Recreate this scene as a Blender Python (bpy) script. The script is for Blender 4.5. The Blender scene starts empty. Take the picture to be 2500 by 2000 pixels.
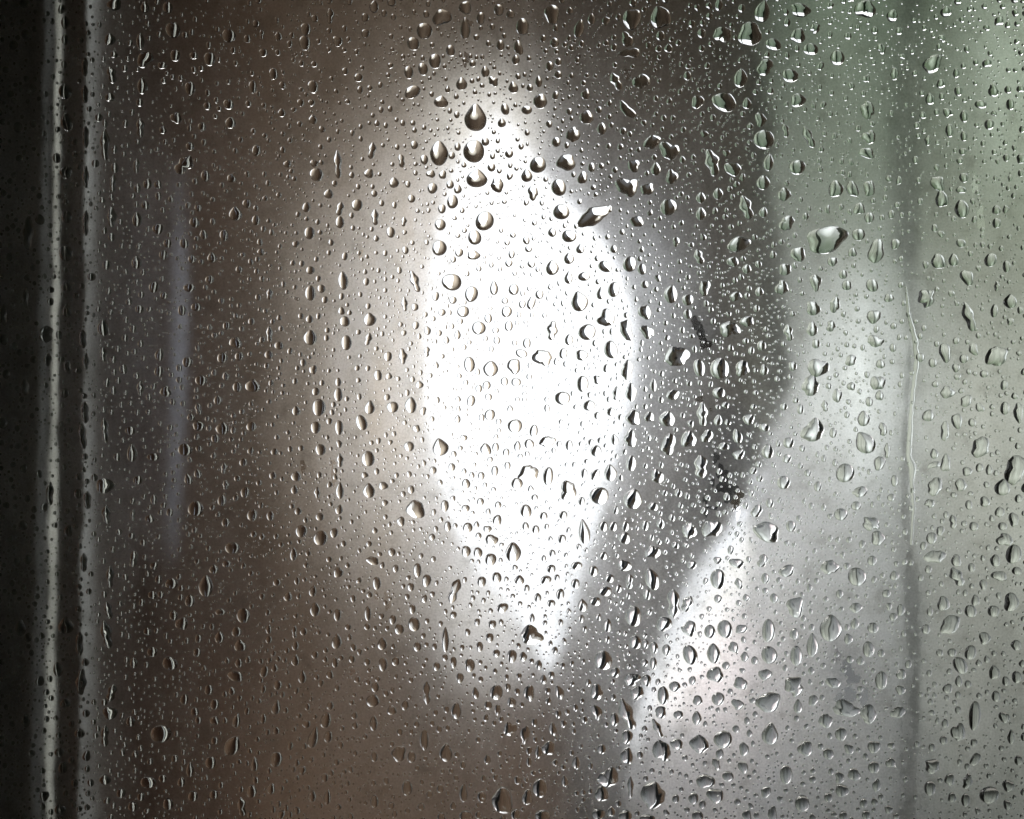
import bpy, math, random
import numpy as np
from mathutils import Vector, geometry

random.seed(7); rng = np.random.default_rng(7)
scene = bpy.context.scene
R = math.radians
S = 0.0002                      # metres per photo pixel on the pane
Z0 = 1.30                       # height of the picture centre
SLOPE = 30; LIFT = 3.0         # the window slopes back by this many degrees, high above the ground
DIST = 3300                     # camera to pane, in photo pixels
def X(px): return (px - 1250) * S
def Z(py): return Z0 + (1000 - py) * S

# ------------------------------------------------------------------ camera
cd = bpy.data.cameras.new("camera"); cam = bpy.data.objects.new("camera", cd)
scene.collection.objects.link(cam)
cam.location = (0, -DIST * S, Z0); cam.rotation_euler = (R(90), 0, 0)
cd.sensor_width = 36; cd.lens = 36 * DIST / 2500; cd.clip_start = 0.01; cd.clip_end = 500
scene.camera = cam

# ------------------------------------------------------------------ sky and sun
world = bpy.data.worlds.new("World"); scene.world = world; world.use_nodes = True
nt = world.node_tree; N = nt.nodes; L = nt.links
N.clear()
SUN_EL, SUN_ROT = R(68), R(-50)
sky = N.new("ShaderNodeTexSky"); sky.sky_type = 'NISHITA'; sky.sun_disc = False
sky.sun_elevation = SUN_EL; sky.sun_rotation = SUN_ROT; sky.dust_density = 6; sky.air_density = 1.0; sky.ozone_density = 1.0
hs = N.new("ShaderNodeHueSaturation"); hs.inputs['Saturation'].default_value = 0.22
bg = N.new("ShaderNodeBackground"); bg.inputs['Strength'].default_value = 0.15
wo = N.new("ShaderNodeOutputWorld")
L.new(sky.outputs[0], hs.inputs['Color']); L.new(hs.outputs[0], bg.inputs['Color']); L.new(bg.outputs[0], wo.inputs[0])
sl = bpy.data.lights.new("sun", 'SUN'); sl.energy = 1.0; sl.angle = R(12); sl.color = (1, .95, .88)
sun = bpy.data.objects.new("sun", sl); scene.collection.objects.link(sun)
# veiled sun, high beyond the pane and to the left
az = SUN_ROT
d = Vector((math.sin(az) * math.cos(SUN_EL), math.cos(az) * math.cos(SUN_EL), math.sin(SUN_EL)))
sun.rotation_euler = d.to_track_quat('Z', 'Y').to_euler(); sun.location = (0, 0, 5)

scene.view_settings.view_transform = 'Standard'; scene.view_settings.look = 'None'
scene.view_settings.gamma = 1; scene.view_settings.use_curve_mapping = False
scene.view_settings.exposure = 1.35
scene.render.engine = 'CYCLES'
c = scene.cycles
c.max_bounces = 12; c.transmission_bounces = 10; c.glossy_bounces = 5; c.diffuse_bounces = 3; c.transparent_max_bounces = 8
c.caustics_refractive = True; c.caustics_reflective = True; c.blur_glossy = 0.5
c.use_denoising = True; c.sample_clamp_indirect = 12.0
scene.render.film_transparent = False

# ------------------------------------------------------------------ helpers
def link(o): scene.collection.objects.link(o); return o
def mesh_obj(name, verts, faces, mat, smooth=False, parent=None, mats=None, midx=None):
    me = bpy.data.meshes.new(name); me.from_pydata([tuple(v) for v in verts], [], faces)
    for m in (mats or [mat]): me.materials.append(m)
    if midx is not None: me.polygons.foreach_set('material_index', midx)
    if smooth: me.polygons.foreach_set('use_smooth', [True] * len(me.polygons))
    me.update()
    o = link(bpy.data.objects.new(name, me))
    if parent: o.parent = parent
    return o
def tag(o, label=None, cat=None, group=None, kind=None):
    if label: o['label'] = label
    if cat: o['category'] = cat
    if group: o['group'] = group
    if kind: o['kind'] = kind
    return o
def empty(name, loc=(0, 0, 0)):
    e = bpy.data.objects.new(name, None); e.location = loc; return link(e)
class NT:
    def __init__(s, name):
        s.m = bpy.data.materials.new(name); s.m.use_nodes = True; s.t = s.m.node_tree; s.t.nodes.clear()
        s.out = s.t.nodes.new("ShaderNodeOutputMaterial")
    def n(s, t, **k):
        nd = s.t.nodes.new(t)
        for a, b in k.items():
            if hasattr(nd, a) and a not in [i.name for i in nd.inputs]: setattr(nd, a, b)
            else: nd.inputs[a.replace('_', ' ') if a not in [i.name for i in nd.inputs] else a].default_value = b
        return nd
    def l(s, a, b): s.t.links.new(a, b)
def box(x0, x1, y0, y1, z0, z1):
    v = [(x, y, z) for x in (x0, x1) for y in (y0, y1) for z in (z0, z1)]
    return v, [(0, 1, 3, 2), (4, 6, 7, 5), (0, 4, 5, 1), (2, 3, 7, 6), (0, 2, 6, 4), (1, 5, 7, 3)]
def ramp(nd, stops):
    cr = nd.color_ramp
    while len(cr.elements) > 1: cr.elements.remove(cr.elements[-1])
    cr.elements[0].position, cr.elements[0].color = stops[0][0], (*stops[0][1], 1)
    for p, col in stops[1:]:
        e = cr.elements.new(p); e.color = (*col, 1)

DB = 1150                       # the sheets hang this many photo pixels (23 cm) behind the pane
KF = (DIST + DB) / DIST / 1.218
# ------------------------------------------------------------------ materials
IOR = 1.333
def water_mat():
    t = NT("clear_water")
    g = t.n("ShaderNodeBsdfGlass"); g.inputs['IOR'].default_value = IOR; g.inputs['Roughness'].default_value = 0.0
    g.inputs['Color'].default_value = (0.97, 0.985, 0.975, 1)
    t.l(g.outputs[0], t.out.inputs[0]); return t.m
WATER = water_mat()
def glass_mat():
    t = NT("clear_glass")
    g = t.n("ShaderNodeBsdfGlass"); g.inputs['IOR'].default_value = IOR; g.inputs['Roughness'].default_value = 0.0
    g.inputs['Color'].default_value = (0.985, 0.995, 0.99, 1)
    t.l(g.outputs[0], t.out.inputs[0]); return t.m
GLASS = glass_mat()
def film_mat(name, rough_a, rough_b, wb, wt, grain=.25):
    """condensed mist: a fine and a broad forward scatter and a little fully diffuse one, unevenly thick"""
    t = NT(name)
    tc = t.n("ShaderNodeTexCoord")
    mp = t.n("ShaderNodeMapping"); mp.inputs['Scale'].default_value = (1, 1, 0.30); t.l(tc.outputs['Object'], mp.inputs[0])
    n1 = t.n("ShaderNodeTexNoise"); n1.inputs['Scale'].default_value = 42; n1.inputs['Detail'].default_value = 6; n1.inputs['Roughness'].default_value = .62
    n2 = t.n("ShaderNodeTexNoise"); n2.inputs['Scale'].default_value = 900; n2.inputs['Detail'].default_value = 3
    t.l(mp.outputs[0], n1.inputs['Vector']); t.l(tc.outputs['Object'], n2.inputs['Vector'])
    def mr(src, a, b, lo, hi):
        m = t.n("ShaderNodeMapRange"); m.inputs[1].default_value = a; m.inputs[2].default_value = b
        m.inputs[3].default_value = lo; m.inputs[4].default_value = hi; t.l(src, m.inputs[0]); return m.outputs[0]
    def mul(a, b):
        m = t.n("ShaderNodeMath", operation='MULTIPLY'); t.l(a, m.inputs[0])
        if isinstance(b, float): m.inputs[1].default_value = b
        else: t.l(b, m.inputs[1])
        return m.outputs[0]
    thick = mul(mr(n1.outputs[0], .3, .7, .55, 1.45), mr(n2.outputs[0], .3, .7, .8, 1.2))
    m = t.n("ShaderNodeMapping"); m.vector_type = 'TEXTURE'; m.inputs['Location'].default_value = (X(900), 0, Z(900)); m.inputs['Scale'].default_value = (300 * S, 1, 760 * S)  # denser mist ellipse left of the gap, added to spread the glow's halo
    t.l(tc.outputs['Object'], m.inputs[0]); gr = t.n("ShaderNodeTexGradient", gradient_type='SPHERICAL'); t.l(m.outputs[0], gr.inputs[0])
    halo_mist = t.n("ShaderNodeMath", operation='MULTIPLY_ADD'); t.l(gr.outputs[1], halo_mist.inputs[0]); halo_mist.inputs[1].default_value = .75; halo_mist.inputs[2].default_value = 1.0
    thick2 = mul(thick, halo_mist.outputs[0])
    bump = t.n("ShaderNodeBump"); bump.inputs['Strength'].default_value = grain; bump.inputs['Distance'].default_value = .0002
    n3 = t.n("ShaderNodeTexNoise"); n3.inputs['Scale'].default_value = 2600; n3.inputs['Detail'].default_value = 1; t.l(tc.outputs['Object'], n3.inputs['Vector'])
    t.l(n3.outputs[0], bump.inputs['Height'])
    a = t.n("ShaderNodeBsdfGlass"); a.inputs['IOR'].default_value = IOR; t.l(mul(thick, float(rough_a)), a.inputs['Roughness'])
    b = t.n("ShaderNodeBsdfGlass"); b.inputs['IOR'].default_value = 1.9; t.l(mul(halo_mist.outputs[0], float(rough_b)), b.inputs['Roughness'])
    tr = t.n("ShaderNodeBsdfTranslucent"); tr.inputs['Color'].default_value = (.93, .9, .85, 1)
    for q in (a, b): q.inputs['Color'].default_value = (.97, .97, .955, 1)
    t.l(bump.outputs[0], a.inputs['Normal'])
    n4 = t.n("ShaderNodeTexNoise"); n4.inputs['Scale'].default_value = 75; n4.inputs['Detail'].default_value = 8; n4.inputs['Roughness'].default_value = .68; t.l(tc.outputs['Object'], n4.inputs['Vector'])
    rp4 = t.n("ShaderNodeValToRGB"); ramp(rp4, [(.30, (.60, .59, .57)), (.45, (.91, .91, .895)), (.60, (1, 1, 1))]); t.l(n4.outputs[0], rp4.inputs[0])
    t.l(rp4.outputs[0], a.inputs['Color']); t.l(rp4.outputs[0], b.inputs['Color'])
    m1 = t.n("ShaderNodeMixShader"); t.l(mul(thick2, float(wb)), m1.inputs[0]); t.l(a.outputs[0], m1.inputs[1]); t.l(b.outputs[0], m1.inputs[2])
    m2 = t.n("ShaderNodeMixShader"); t.l(mul(thick, float(wt)), m2.inputs[0]); t.l(m1.outputs[0], m2.inputs[1]); t.l(tr.outputs[0], m2.inputs[2])
    t.l(m2.outputs[0], t.out.inputs[0]); return t.m
FILM = film_mat("mist_film", 0.10, 0.42, 0.55, 0.08)
HALF = film_mat("streaky_thin_mist", 0.045, 0.42, 0.42, 0.06, 0.1)
WIPED = film_mat("thin_mist", 0.02, 0.5, 0.10, 0.03, 0.0)
def diffuse(name, col, var=.25, scale=20, rough=.9):
    t = NT(name); tc = t.n("ShaderNodeTexCoord"); nz = t.n("ShaderNodeTexNoise"); nz.inputs['Scale'].default_value = scale; nz.inputs['Detail'].default_value = 6
    t.l(tc.outputs['Object'], nz.inputs['Vector'])
    rp = t.n("ShaderNodeValToRGB"); ramp(rp, [(.3, tuple(v * (1 - var) for v in col)), (.7, tuple(min(1, v * (1 + var)) for v in col))])
    t.l(nz.outputs[0], rp.inputs[0])
    p = t.n("ShaderNodeBsdfPrincipled"); t.l(rp.outputs[0], p.inputs['Base Color']); p.inputs['Roughness'].default_value = rough
    b = t.n("ShaderNodeBump"); b.inputs['Strength'].default_value = .3; b.inputs['Distance'].default_value = .002; t.l(nz.outputs[0], b.inputs['Height']); t.l(b.outputs[0], p.inputs['Normal'])
    t.l(p.outputs[0], t.out.inputs[0]); return t.m
def sheet(name, stops_x=None, col=(.2, .2, .2), var=.2, scale=14, streak=True, zstops=None, zr=(0.9, 1.7), xr=(-.4, .4), patches=()):
    """cloth or plastic that lets daylight through: colour ramps along x and z, streaky, with painted patches"""
    t = NT(name); tc = t.n("ShaderNodeTexCoord"); mp = t.n("ShaderNodeMapping")
    mp.inputs['Scale'].default_value = (1, 1, .25 if streak else 1); t.l(tc.outputs['Object'], mp.inputs[0])
    nz = t.n("ShaderNodeTexNoise"); nz.inputs['Scale'].default_value = scale; nz.inputs['Detail'].default_value = 5; t.l(mp.outputs[0], nz.inputs['Vector'])
    sp = t.n("ShaderNodeSeparateXYZ"); t.l(tc.outputs['Object'], sp.inputs[0])
    def rampfrom(o, rg, stops):
        m = t.n("ShaderNodeMapRange"); m.inputs[1].default_value = rg[0]; m.inputs[2].default_value = rg[1]; t.l(o, m.inputs[0])
        # wander the bands with the noise
        ad = t.n("ShaderNodeMath", operation='ADD'); t.l(m.outputs[0], ad.inputs[0])
        sc = t.n("ShaderNodeMath", operation='MULTIPLY_ADD'); t.l(nz.outputs[0], sc.inputs[0]); sc.inputs[1].default_value = .05; sc.inputs[2].default_value = -.025
        t.l(sc.outputs[0], ad.inputs[1]); rp = t.n("ShaderNodeValToRGB"); ramp(rp, stops); t.l(ad.outputs[0], rp.inputs[0]); return rp.outputs[0]
    base = rampfrom(sp.outputs[0], xr, stops_x or [(0, col), (1, col)])
    def mult(a, b):
        m = t.n("ShaderNodeMix", data_type='RGBA', blend_type='MULTIPLY'); m.inputs[0].default_value = 1
        t.l(a, m.inputs[6]); t.l(b, m.inputs[7]); return m.outputs[2]
    if zstops: base = mult(base, rampfrom(sp.outputs[2], zr, zstops))
    rp = t.n("ShaderNodeValToRGB"); ramp(rp, [(.3, (1 - var,) * 3), (.7, (1, 1, 1))]); t.l(nz.outputs[0], rp.inputs[0])
    base = mult(base, rp.outputs[0])
    for (cx, cy, rx, ry, pw, pc) in patches:         # soft patches in the colour: painted halo, bright sliver, plain marks
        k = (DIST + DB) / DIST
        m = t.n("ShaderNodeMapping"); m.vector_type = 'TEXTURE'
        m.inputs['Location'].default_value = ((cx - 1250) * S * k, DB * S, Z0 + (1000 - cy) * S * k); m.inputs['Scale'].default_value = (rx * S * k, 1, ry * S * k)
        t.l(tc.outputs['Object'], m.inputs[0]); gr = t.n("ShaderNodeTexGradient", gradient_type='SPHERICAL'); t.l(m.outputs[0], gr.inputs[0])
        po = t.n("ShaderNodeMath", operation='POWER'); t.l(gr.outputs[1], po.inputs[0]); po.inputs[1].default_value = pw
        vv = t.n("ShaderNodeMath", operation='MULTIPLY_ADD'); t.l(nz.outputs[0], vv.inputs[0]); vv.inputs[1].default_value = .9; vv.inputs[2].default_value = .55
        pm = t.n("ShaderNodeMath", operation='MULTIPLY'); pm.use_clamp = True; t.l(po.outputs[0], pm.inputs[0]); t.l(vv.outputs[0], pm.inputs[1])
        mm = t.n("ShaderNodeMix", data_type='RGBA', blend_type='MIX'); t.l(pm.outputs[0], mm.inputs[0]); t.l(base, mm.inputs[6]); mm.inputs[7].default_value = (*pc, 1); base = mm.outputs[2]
    tr = t.n("ShaderNodeBsdfTranslucent"); df = t.n("ShaderNodeBsdfDiffuse"); t.l(base, tr.inputs[0]); t.l(base, df.inputs[0])
    mx = t.n("ShaderNodeMixShader"); mx.inputs[0].default_value = .25; t.l(tr.outputs[0], mx.inputs[1]); t.l(df.outputs[0], mx.inputs[2])
    t.l(mx.outputs[0], t.out.inputs[0]); return t.m

# ------------------------------------------------------------------ room on the camera side
DARK = diffuse("dark_plaster", (.012, .011, .009), .3, 6)
GROUND = diffuse("dark_soil", (.035, .032, .026), .4, 1.2)
v, f = box(-60, 60, -60, 60, -.2, 0); g = mesh_obj("ground", v, f, GROUND); tag(g, kind='structure')
# opening for the pane
OX0, OX1, OZ0, OZ1 = X(-420), X(2920), Z(2420), Z(-420)
wall = empty("shed_room", (0, 0, 0)); tag(wall, "dark shed room around the camera with a window opening for the misted pane", "room", kind='structure')
def part(name, b, m=DARK, p=wall, **k):
    v, f = box(*b); return mesh_obj(name, v, f, m, parent=p, **k)
part("side_wall", (-1.5, OX0, -.02, .08, 0.002, 2.6)); part("side_wall", (OX1, 1.5, -.02, .08, 0.002, 2.6))
part("wall_below", (OX0, OX1, -.02, .08, 0.002, OZ0)); part("wall_above", (OX0, OX1, -.02, .08, OZ1, 2.6))
part("room_wall", (-1.6, -1.5, -2.1, .08, 0.002, 2.6)); part("room_wall", (1.5, 1.6, -2.1, .08, 0.002, 2.6))
part("room_wall", (-1.5, 1.5, -2.1, -2.0, 0.002, 2.6)); part("roof", (-1.6, 1.6, -2.1, .08, 2.6, 2.7))

# ------------------------------------------------------------------ what hangs and stands behind the pane
def P(px, py, D):                # a place seen at pane pixel px,py, D photo pixels behind the pane
    k = (DIST + D) / DIST
    return ((px - 1250) * S * k, D * S, Z0 + (1000 - py) * S * k)
def smooth_closed(pts, n=6):
    out = []; m = len(pts)
    for i in range(m):
        p0, p1, p2, p3 = (np.array(pts[(i + k) % m], float) for k in (-1, 0, 1, 2))
        for j in range(n):
            t = j / n
            out.append(tuple(.5 * ((2 * p1) + (p2 - p0) * t + (2 * p0 - 5 * p1 + 4 * p2 - p3) * t * t + (3 * p1 - p0 - 3 * p2 + p3) * t ** 3)))
    return out
def ccw(p):
    a = sum(p[i][0] * p[(i + 1) % len(p)][1] - p[(i + 1) % len(p)][0] * p[i][1] for i in range(len(p)))
    return list(p) if a > 0 else list(p)[::-1]
def cloth_sheet(name, outline, D, mat, holes=(), waves=.004, step=60, ragged=0):
    """a hanging sheet with the given outline and openings, triangulated and gently rumpled"""
    if ragged:
        o2 = []; rg = random.Random(5)
        for i in range(len(outline)):
            (xa, ya), (xb, yb) = outline[i], outline[(i + 1) % len(outline)]; m = max(1, int(math.hypot(xb - xa, yb - ya) / 40)) if -300 < ya < 2300 or -300 < yb < 2300 else 1
            for j in range(m): o2.append((xa + (xb - xa) * j / m + rg.uniform(-ragged, ragged), ya + (yb - ya) * j / m + rg.uniform(-ragged, ragged)))
        outline = o2
    outline = ccw(outline); holes = [ccw(h) for h in holes]
    vs = [Vector(p) for p in outline]; faces = [list(range(len(vs)))]; nh = 1
    hp = []
    for h in holes:
        faces.append(list(range(len(vs), len(vs) + len(h)))); vs += [Vector(p) for p in h]; hp.append(h)
    xs = [p[0] for p in outline]; ys = [p[1] for p in outline]
    for x in np.arange(min(xs), max(xs), step):
        for y in np.arange(min(ys), max(ys), step):
            vs.append(Vector((x + random.uniform(-9, 9), y + random.uniform(-9, 9))))
    r = geometry.delaunay_2d_cdt(vs, [], faces, 0, 1e-4, True)
    co, tri, org = r[0], r[2], r[5]
    keep = [t for t, o in zip(tri, org) if list(o) == [0]]
    used = sorted({i for t in keep for i in t}); mp = {a: b for b, a in enumerate(used)}
    V = []
    for i in used:
        x, y = co[i]; w = waves * (math.sin(x * .012 + y * .002) + .6 * math.sin(x * .031 - y * .004 + 1) + .4 * math.sin(y * .009 + 2))
        q = P(x, y, D); V.append((q[0], q[1] + w, q[2]))
    return mesh_obj(name, V, [tuple(mp[i] for i in t) for t in keep], mat, smooth=True)

TW = (2, 10, 11, 12, 10, 2)
STRIPS = ((126, 34, 14), (214, 20, 8))
TEAR = [(436, 400), (438, 640), (441, 760), (435, 1000), (419, 1240), (411, 1370)]
# leaf-shaped gap, in pane pixels
GAP = smooth_closed([(1180, 300), (1120, 400), (1070, 540), (1042, 700), (1032, 860), (1038, 1020), (1062, 1160), (1110, 1290), (1180, 1400), (1255, 1490), (1318, 1610),
                     (1340, 1640), (1362, 1590), (1395, 1480), (1440, 1340), (1482, 1200), (1520, 1060), (1550, 920), (1552, 790), (1520, 670), (1465, 580), (1400, 510), (1330, 430), (1270, 340), (1220, 290)], 4)
BROWN_M = sheet("brown_tarpaulin", [(0, (.006, .004, .003)), (.25, (.009, .0058, .0042)), (.32, (.034, .023, .016)), (.36, (.058, .042, .030)), (.40, (.070, .053, .040)), (.46, (.07, .055, .042)),  # middle stops lightened beside the gap as part of the painted halo
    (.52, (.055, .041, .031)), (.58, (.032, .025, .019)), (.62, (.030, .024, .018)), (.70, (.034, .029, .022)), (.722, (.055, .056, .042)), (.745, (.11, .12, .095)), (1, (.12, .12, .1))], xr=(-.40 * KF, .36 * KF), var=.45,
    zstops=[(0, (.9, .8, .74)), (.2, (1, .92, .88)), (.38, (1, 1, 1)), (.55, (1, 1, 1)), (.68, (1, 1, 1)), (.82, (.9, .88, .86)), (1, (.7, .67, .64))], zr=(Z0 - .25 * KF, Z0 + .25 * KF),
    patches=((1045, 900, 310, 700, 1.15, (.56, .485, .40)), (1190, 330, 160, 170, .8, (.70, .66, .58)), (1180, 1480, 170, 230, .9, (.50, .49, .48)), (1570, 760, 170, 420, 1.0, (.085, .088, .095)), (1712, 820, 50, 75, .4, (.001, .001, .001))))  # pale patches paint the glow's halo into the cloth around the gap
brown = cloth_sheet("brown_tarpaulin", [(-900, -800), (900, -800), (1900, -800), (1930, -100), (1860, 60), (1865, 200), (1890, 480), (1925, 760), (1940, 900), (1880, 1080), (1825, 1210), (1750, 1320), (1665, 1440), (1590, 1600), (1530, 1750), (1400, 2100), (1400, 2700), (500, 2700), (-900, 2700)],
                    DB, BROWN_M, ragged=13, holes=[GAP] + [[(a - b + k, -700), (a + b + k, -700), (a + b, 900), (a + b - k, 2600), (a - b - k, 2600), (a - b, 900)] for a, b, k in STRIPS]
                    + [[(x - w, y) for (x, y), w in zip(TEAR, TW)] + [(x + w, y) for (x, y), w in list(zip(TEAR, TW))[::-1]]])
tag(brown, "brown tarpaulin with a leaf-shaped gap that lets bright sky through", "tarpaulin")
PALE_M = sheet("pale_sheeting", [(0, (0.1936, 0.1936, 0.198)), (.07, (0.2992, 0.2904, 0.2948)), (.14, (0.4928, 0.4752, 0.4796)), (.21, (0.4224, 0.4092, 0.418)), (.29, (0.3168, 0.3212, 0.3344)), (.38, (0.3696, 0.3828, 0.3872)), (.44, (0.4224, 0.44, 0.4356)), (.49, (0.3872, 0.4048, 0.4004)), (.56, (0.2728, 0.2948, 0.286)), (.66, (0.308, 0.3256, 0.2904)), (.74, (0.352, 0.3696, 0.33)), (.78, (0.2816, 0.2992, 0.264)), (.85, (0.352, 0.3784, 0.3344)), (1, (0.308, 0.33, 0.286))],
               zstops=[(0, (.03, .03, .03)), (.13, (.04, .04, .04)), (.20, (.08, .08, .08)), (.255, (.25, .255, .26)), (.32, (.44, .44, .45)), (.42, (.80, .80, .80)), (.5, (1, 1, 1)), (.60, (.56, .60, .53)), (.68, (.33, .39, .31)),  # lower stops darkened so that the drops show dark tops
               (.745, (.25, .32, .23)), (.80, (.24, .30, .23)), (.84, (.5, .54, .5)), (1, (.6, .6, .6))], zr=(Z0 - .5 * KF, Z0 + .5 * KF), xr=(.05 * KF, .36 * KF), var=.42, scale=26, patches=((2085, 930, 130, 330, .9, (.60, .645, .635)), (2076, 1655, 62, 90, .45, (.07, .075, .08)), (2050, 1590, 22, 50, .5, (.10, .10, .105)), (2050, 330, 150, 300, .7, (.085, .105, .08)), (2430, 200, 150, 420, .8, (.26, .31, .25)), (1710, 1590, 150, 200, .9, (.80, .71, .73)), (1775, 1340, 75, 170, .55, (.97, .97, .95)), (1700, 1480, 85, 170, .5, (.97, .96, .95)), (1625, 1630, 75, 150, .6, (.95, .93, .93))))  # near-white patches paint a bright sliver of sky along the left edge
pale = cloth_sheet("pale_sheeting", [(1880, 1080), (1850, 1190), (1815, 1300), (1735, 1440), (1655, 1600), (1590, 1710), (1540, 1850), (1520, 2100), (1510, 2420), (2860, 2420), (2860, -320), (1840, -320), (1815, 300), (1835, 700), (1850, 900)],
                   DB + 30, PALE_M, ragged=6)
v, f = box(P(2865, 0, DB)[0], P(4300, 0, DB)[0], DB * S, DB * S + .05, -.6, 2.9); tag(mesh_obj('unseen_dark_slab', v, f, diffuse('dark_slab', (.10, .10, .09), .3, 8)), kind='structure')  # unseen slab, added to give the right-hand drops dark rims
tag(pale, "pale grey plastic sheeting with green algae towards its top", "plastic sheet")

def rod(name, pts, r, mat, label, cat, seg=12, parent=None, taper=None):
    """a round bar through 3-D points, ends closed"""
    V = []; F = []; n = len(pts)
    for i, p in enumerate(pts):
        a = Vector(pts[max(0, i - 1)]); b = Vector(pts[min(n - 1, i + 1)]); t = (b - a).normalized()
        u = t.cross(Vector((0, 1, 0))).normalized(); w = t.cross(u).normalized()
        rr = r * (taper(i / (n - 1)) if taper else 1)
        for k in range(seg):
            an = 2 * math.pi * k / seg; V.append(Vector(p) + (u * math.cos(an) + w * math.sin(an)) * rr)
    for i in range(n - 1):
        for k in range(seg):
            F.append((i * seg + k, i * seg + (k + 1) % seg, (i + 1) * seg + (k + 1) % seg, (i + 1) * seg + k))
    F.append(tuple(range(seg))[::-1]); F.append(tuple((n - 1) * seg + k for k in range(seg)))
    o = mesh_obj(name, V, F, mat, smooth=True, parent=parent)
    if label: tag(o, label, cat)
    return o
def wob(a, b, n, amp):
    a, b = Vector(a), Vector(b)
    return [a.lerp(b, i / n) + Vector((random.uniform(-amp, amp), 0, 0)) for i in range(n + 1)]
SLATE = diffuse("slate_paint", (.10, .105, .115), .3, 30)
rod("leaning_post", [P(1800, 990, DB - 60), P(1792, 1020, DB - 60), P(1768, 1120, DB - 60), P(1680, 1250, DB - 60), P(1610, 1400, DB - 60), P(1530, 1580, DB - 60), P(1465, 1800, DB - 60), P(1450, 2500, DB - 60)], 95 * S, SLATE,
    "dark slate leaning post between the bright gap and the pale sheeting", "post", 20, taper=lambda t: .25 if t < .01 else .75 if t < .2 else 1)
STRAP = sheet("mossy_strap", col=(.21, .22, .205), var=.4, scale=40, zstops=[(0, (1, 1, 1)), (.62, (1, 1, 1)), (.70, (.30, .36, .28)), (1, (.24, .30, .22))], zr=(Z0 - .5 * KF, Z0 + .5 * KF))
sw = [(-700, 30), (0, 33), (200, 36), (420, 30), (600, 24), (700, 14), (800, 9), (1000, 8), (1250, 9), (1340, 17), (1450, 22), (1600, 18), (1720, 24), (1850, 22), (2000, 22), (2700, 22)]
rs = random.Random(3)
lf = [(2216 - w * rs.uniform(.8, 1.25) + 11 * math.sin(y * .0085 + 1), y) for y, w in sw]; rt = [(2216 + w * rs.uniform(.8, 1.25) + 11 * math.sin(y * .0085 + 1), y) for y, w in sw]
tag(cloth_sheet("mossy_strap", lf + rt[::-1], DB - 30, STRAP, step=150, ragged=5), "dark mossy strap hanging upright in front of the pale sheeting", "strap")
WOOD = diffuse("black_wood", (.2, .205, .17), .5, 18)
def slanted(name, xa, xb, ya, yb, k, mat):     # upright slat whose foot stands k photo pixels further left than its top
    n = 60; rw = random.Random(int(xa)); V = []; F = []
    for i in range(n + 1):
        y = -700 + 3400 * i / n; sh = k * (1000 - y) / 1000
        for x in (xa + sh + rw.uniform(-4, 4), xb + sh + rw.uniform(-4, 4)):
            for dd in (ya, yb): q = P(x, y, ya); V.append((q[0], dd * S, q[2]))
    for i in range(n):
        o = i * 4; F += [(o, o + 2, o + 6, o + 4), (o + 1, o + 5, o + 7, o + 3), (o, o + 4, o + 5, o + 1), (o + 2, o + 3, o + 7, o + 6)]
    F += [(0, 1, 3, 2), (4 * n, 4 * n + 2, 4 * n + 3, 4 * n + 1)]; v, f = V, F
    return mesh_obj(name, v, f, mat)
tag(slanted("window_stile", -700, 120, 230, 250, 13, WOOD), "black weathered window stile along the left edge of the pane", "window frame")
tag(slanted("wooden_slat", 142, 200, 230, 250, 10, WOOD), "dark upright slat between the two pale rubber strips", "slat")
SEAL = sheet("pale_rubber", col=(.30, .31, .28), var=.35, scale=50)
SEAL2 = sheet("grey_rubber", col=(.24, .255, .25), var=.35, scale=50)
for (a, b, k), m_, lb in zip(STRIPS, (SEAL, SEAL2), ("brighter outer plastic strip running down beside the black stile", "duller inner plastic strip, second from the left edge of the pane")):
    b += 3
    q = cloth_sheet("plastic_strip", [(a - b + k, -700), (a + b + k, -700), (a + b, 900), (a + b - k, 2600), (a - b - k, 2600), (a - b, 900)], DB - 14, m_, step=300)
    tag(q, lb, "plastic strip")
TAPE = sheet("pale_blue_tape", col=(.17, .185, .22), var=.3, scale=60)
tq = [(x, y + (-14 if i == 0 else 14 if i == 5 else 0), w + 3) for i, ((x, y), w) in enumerate(zip(TEAR, TW))]
tp = cloth_sheet("mending_tape", [(x - w, y) for x, y, w in tq] + [(x + w, y) for x, y, w in tq[::-1]], DB - 12, TAPE, step=200)
tag(tp, "faint pale blue upright tape over a tear in the dark brown tarpaulin", "tape")
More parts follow.
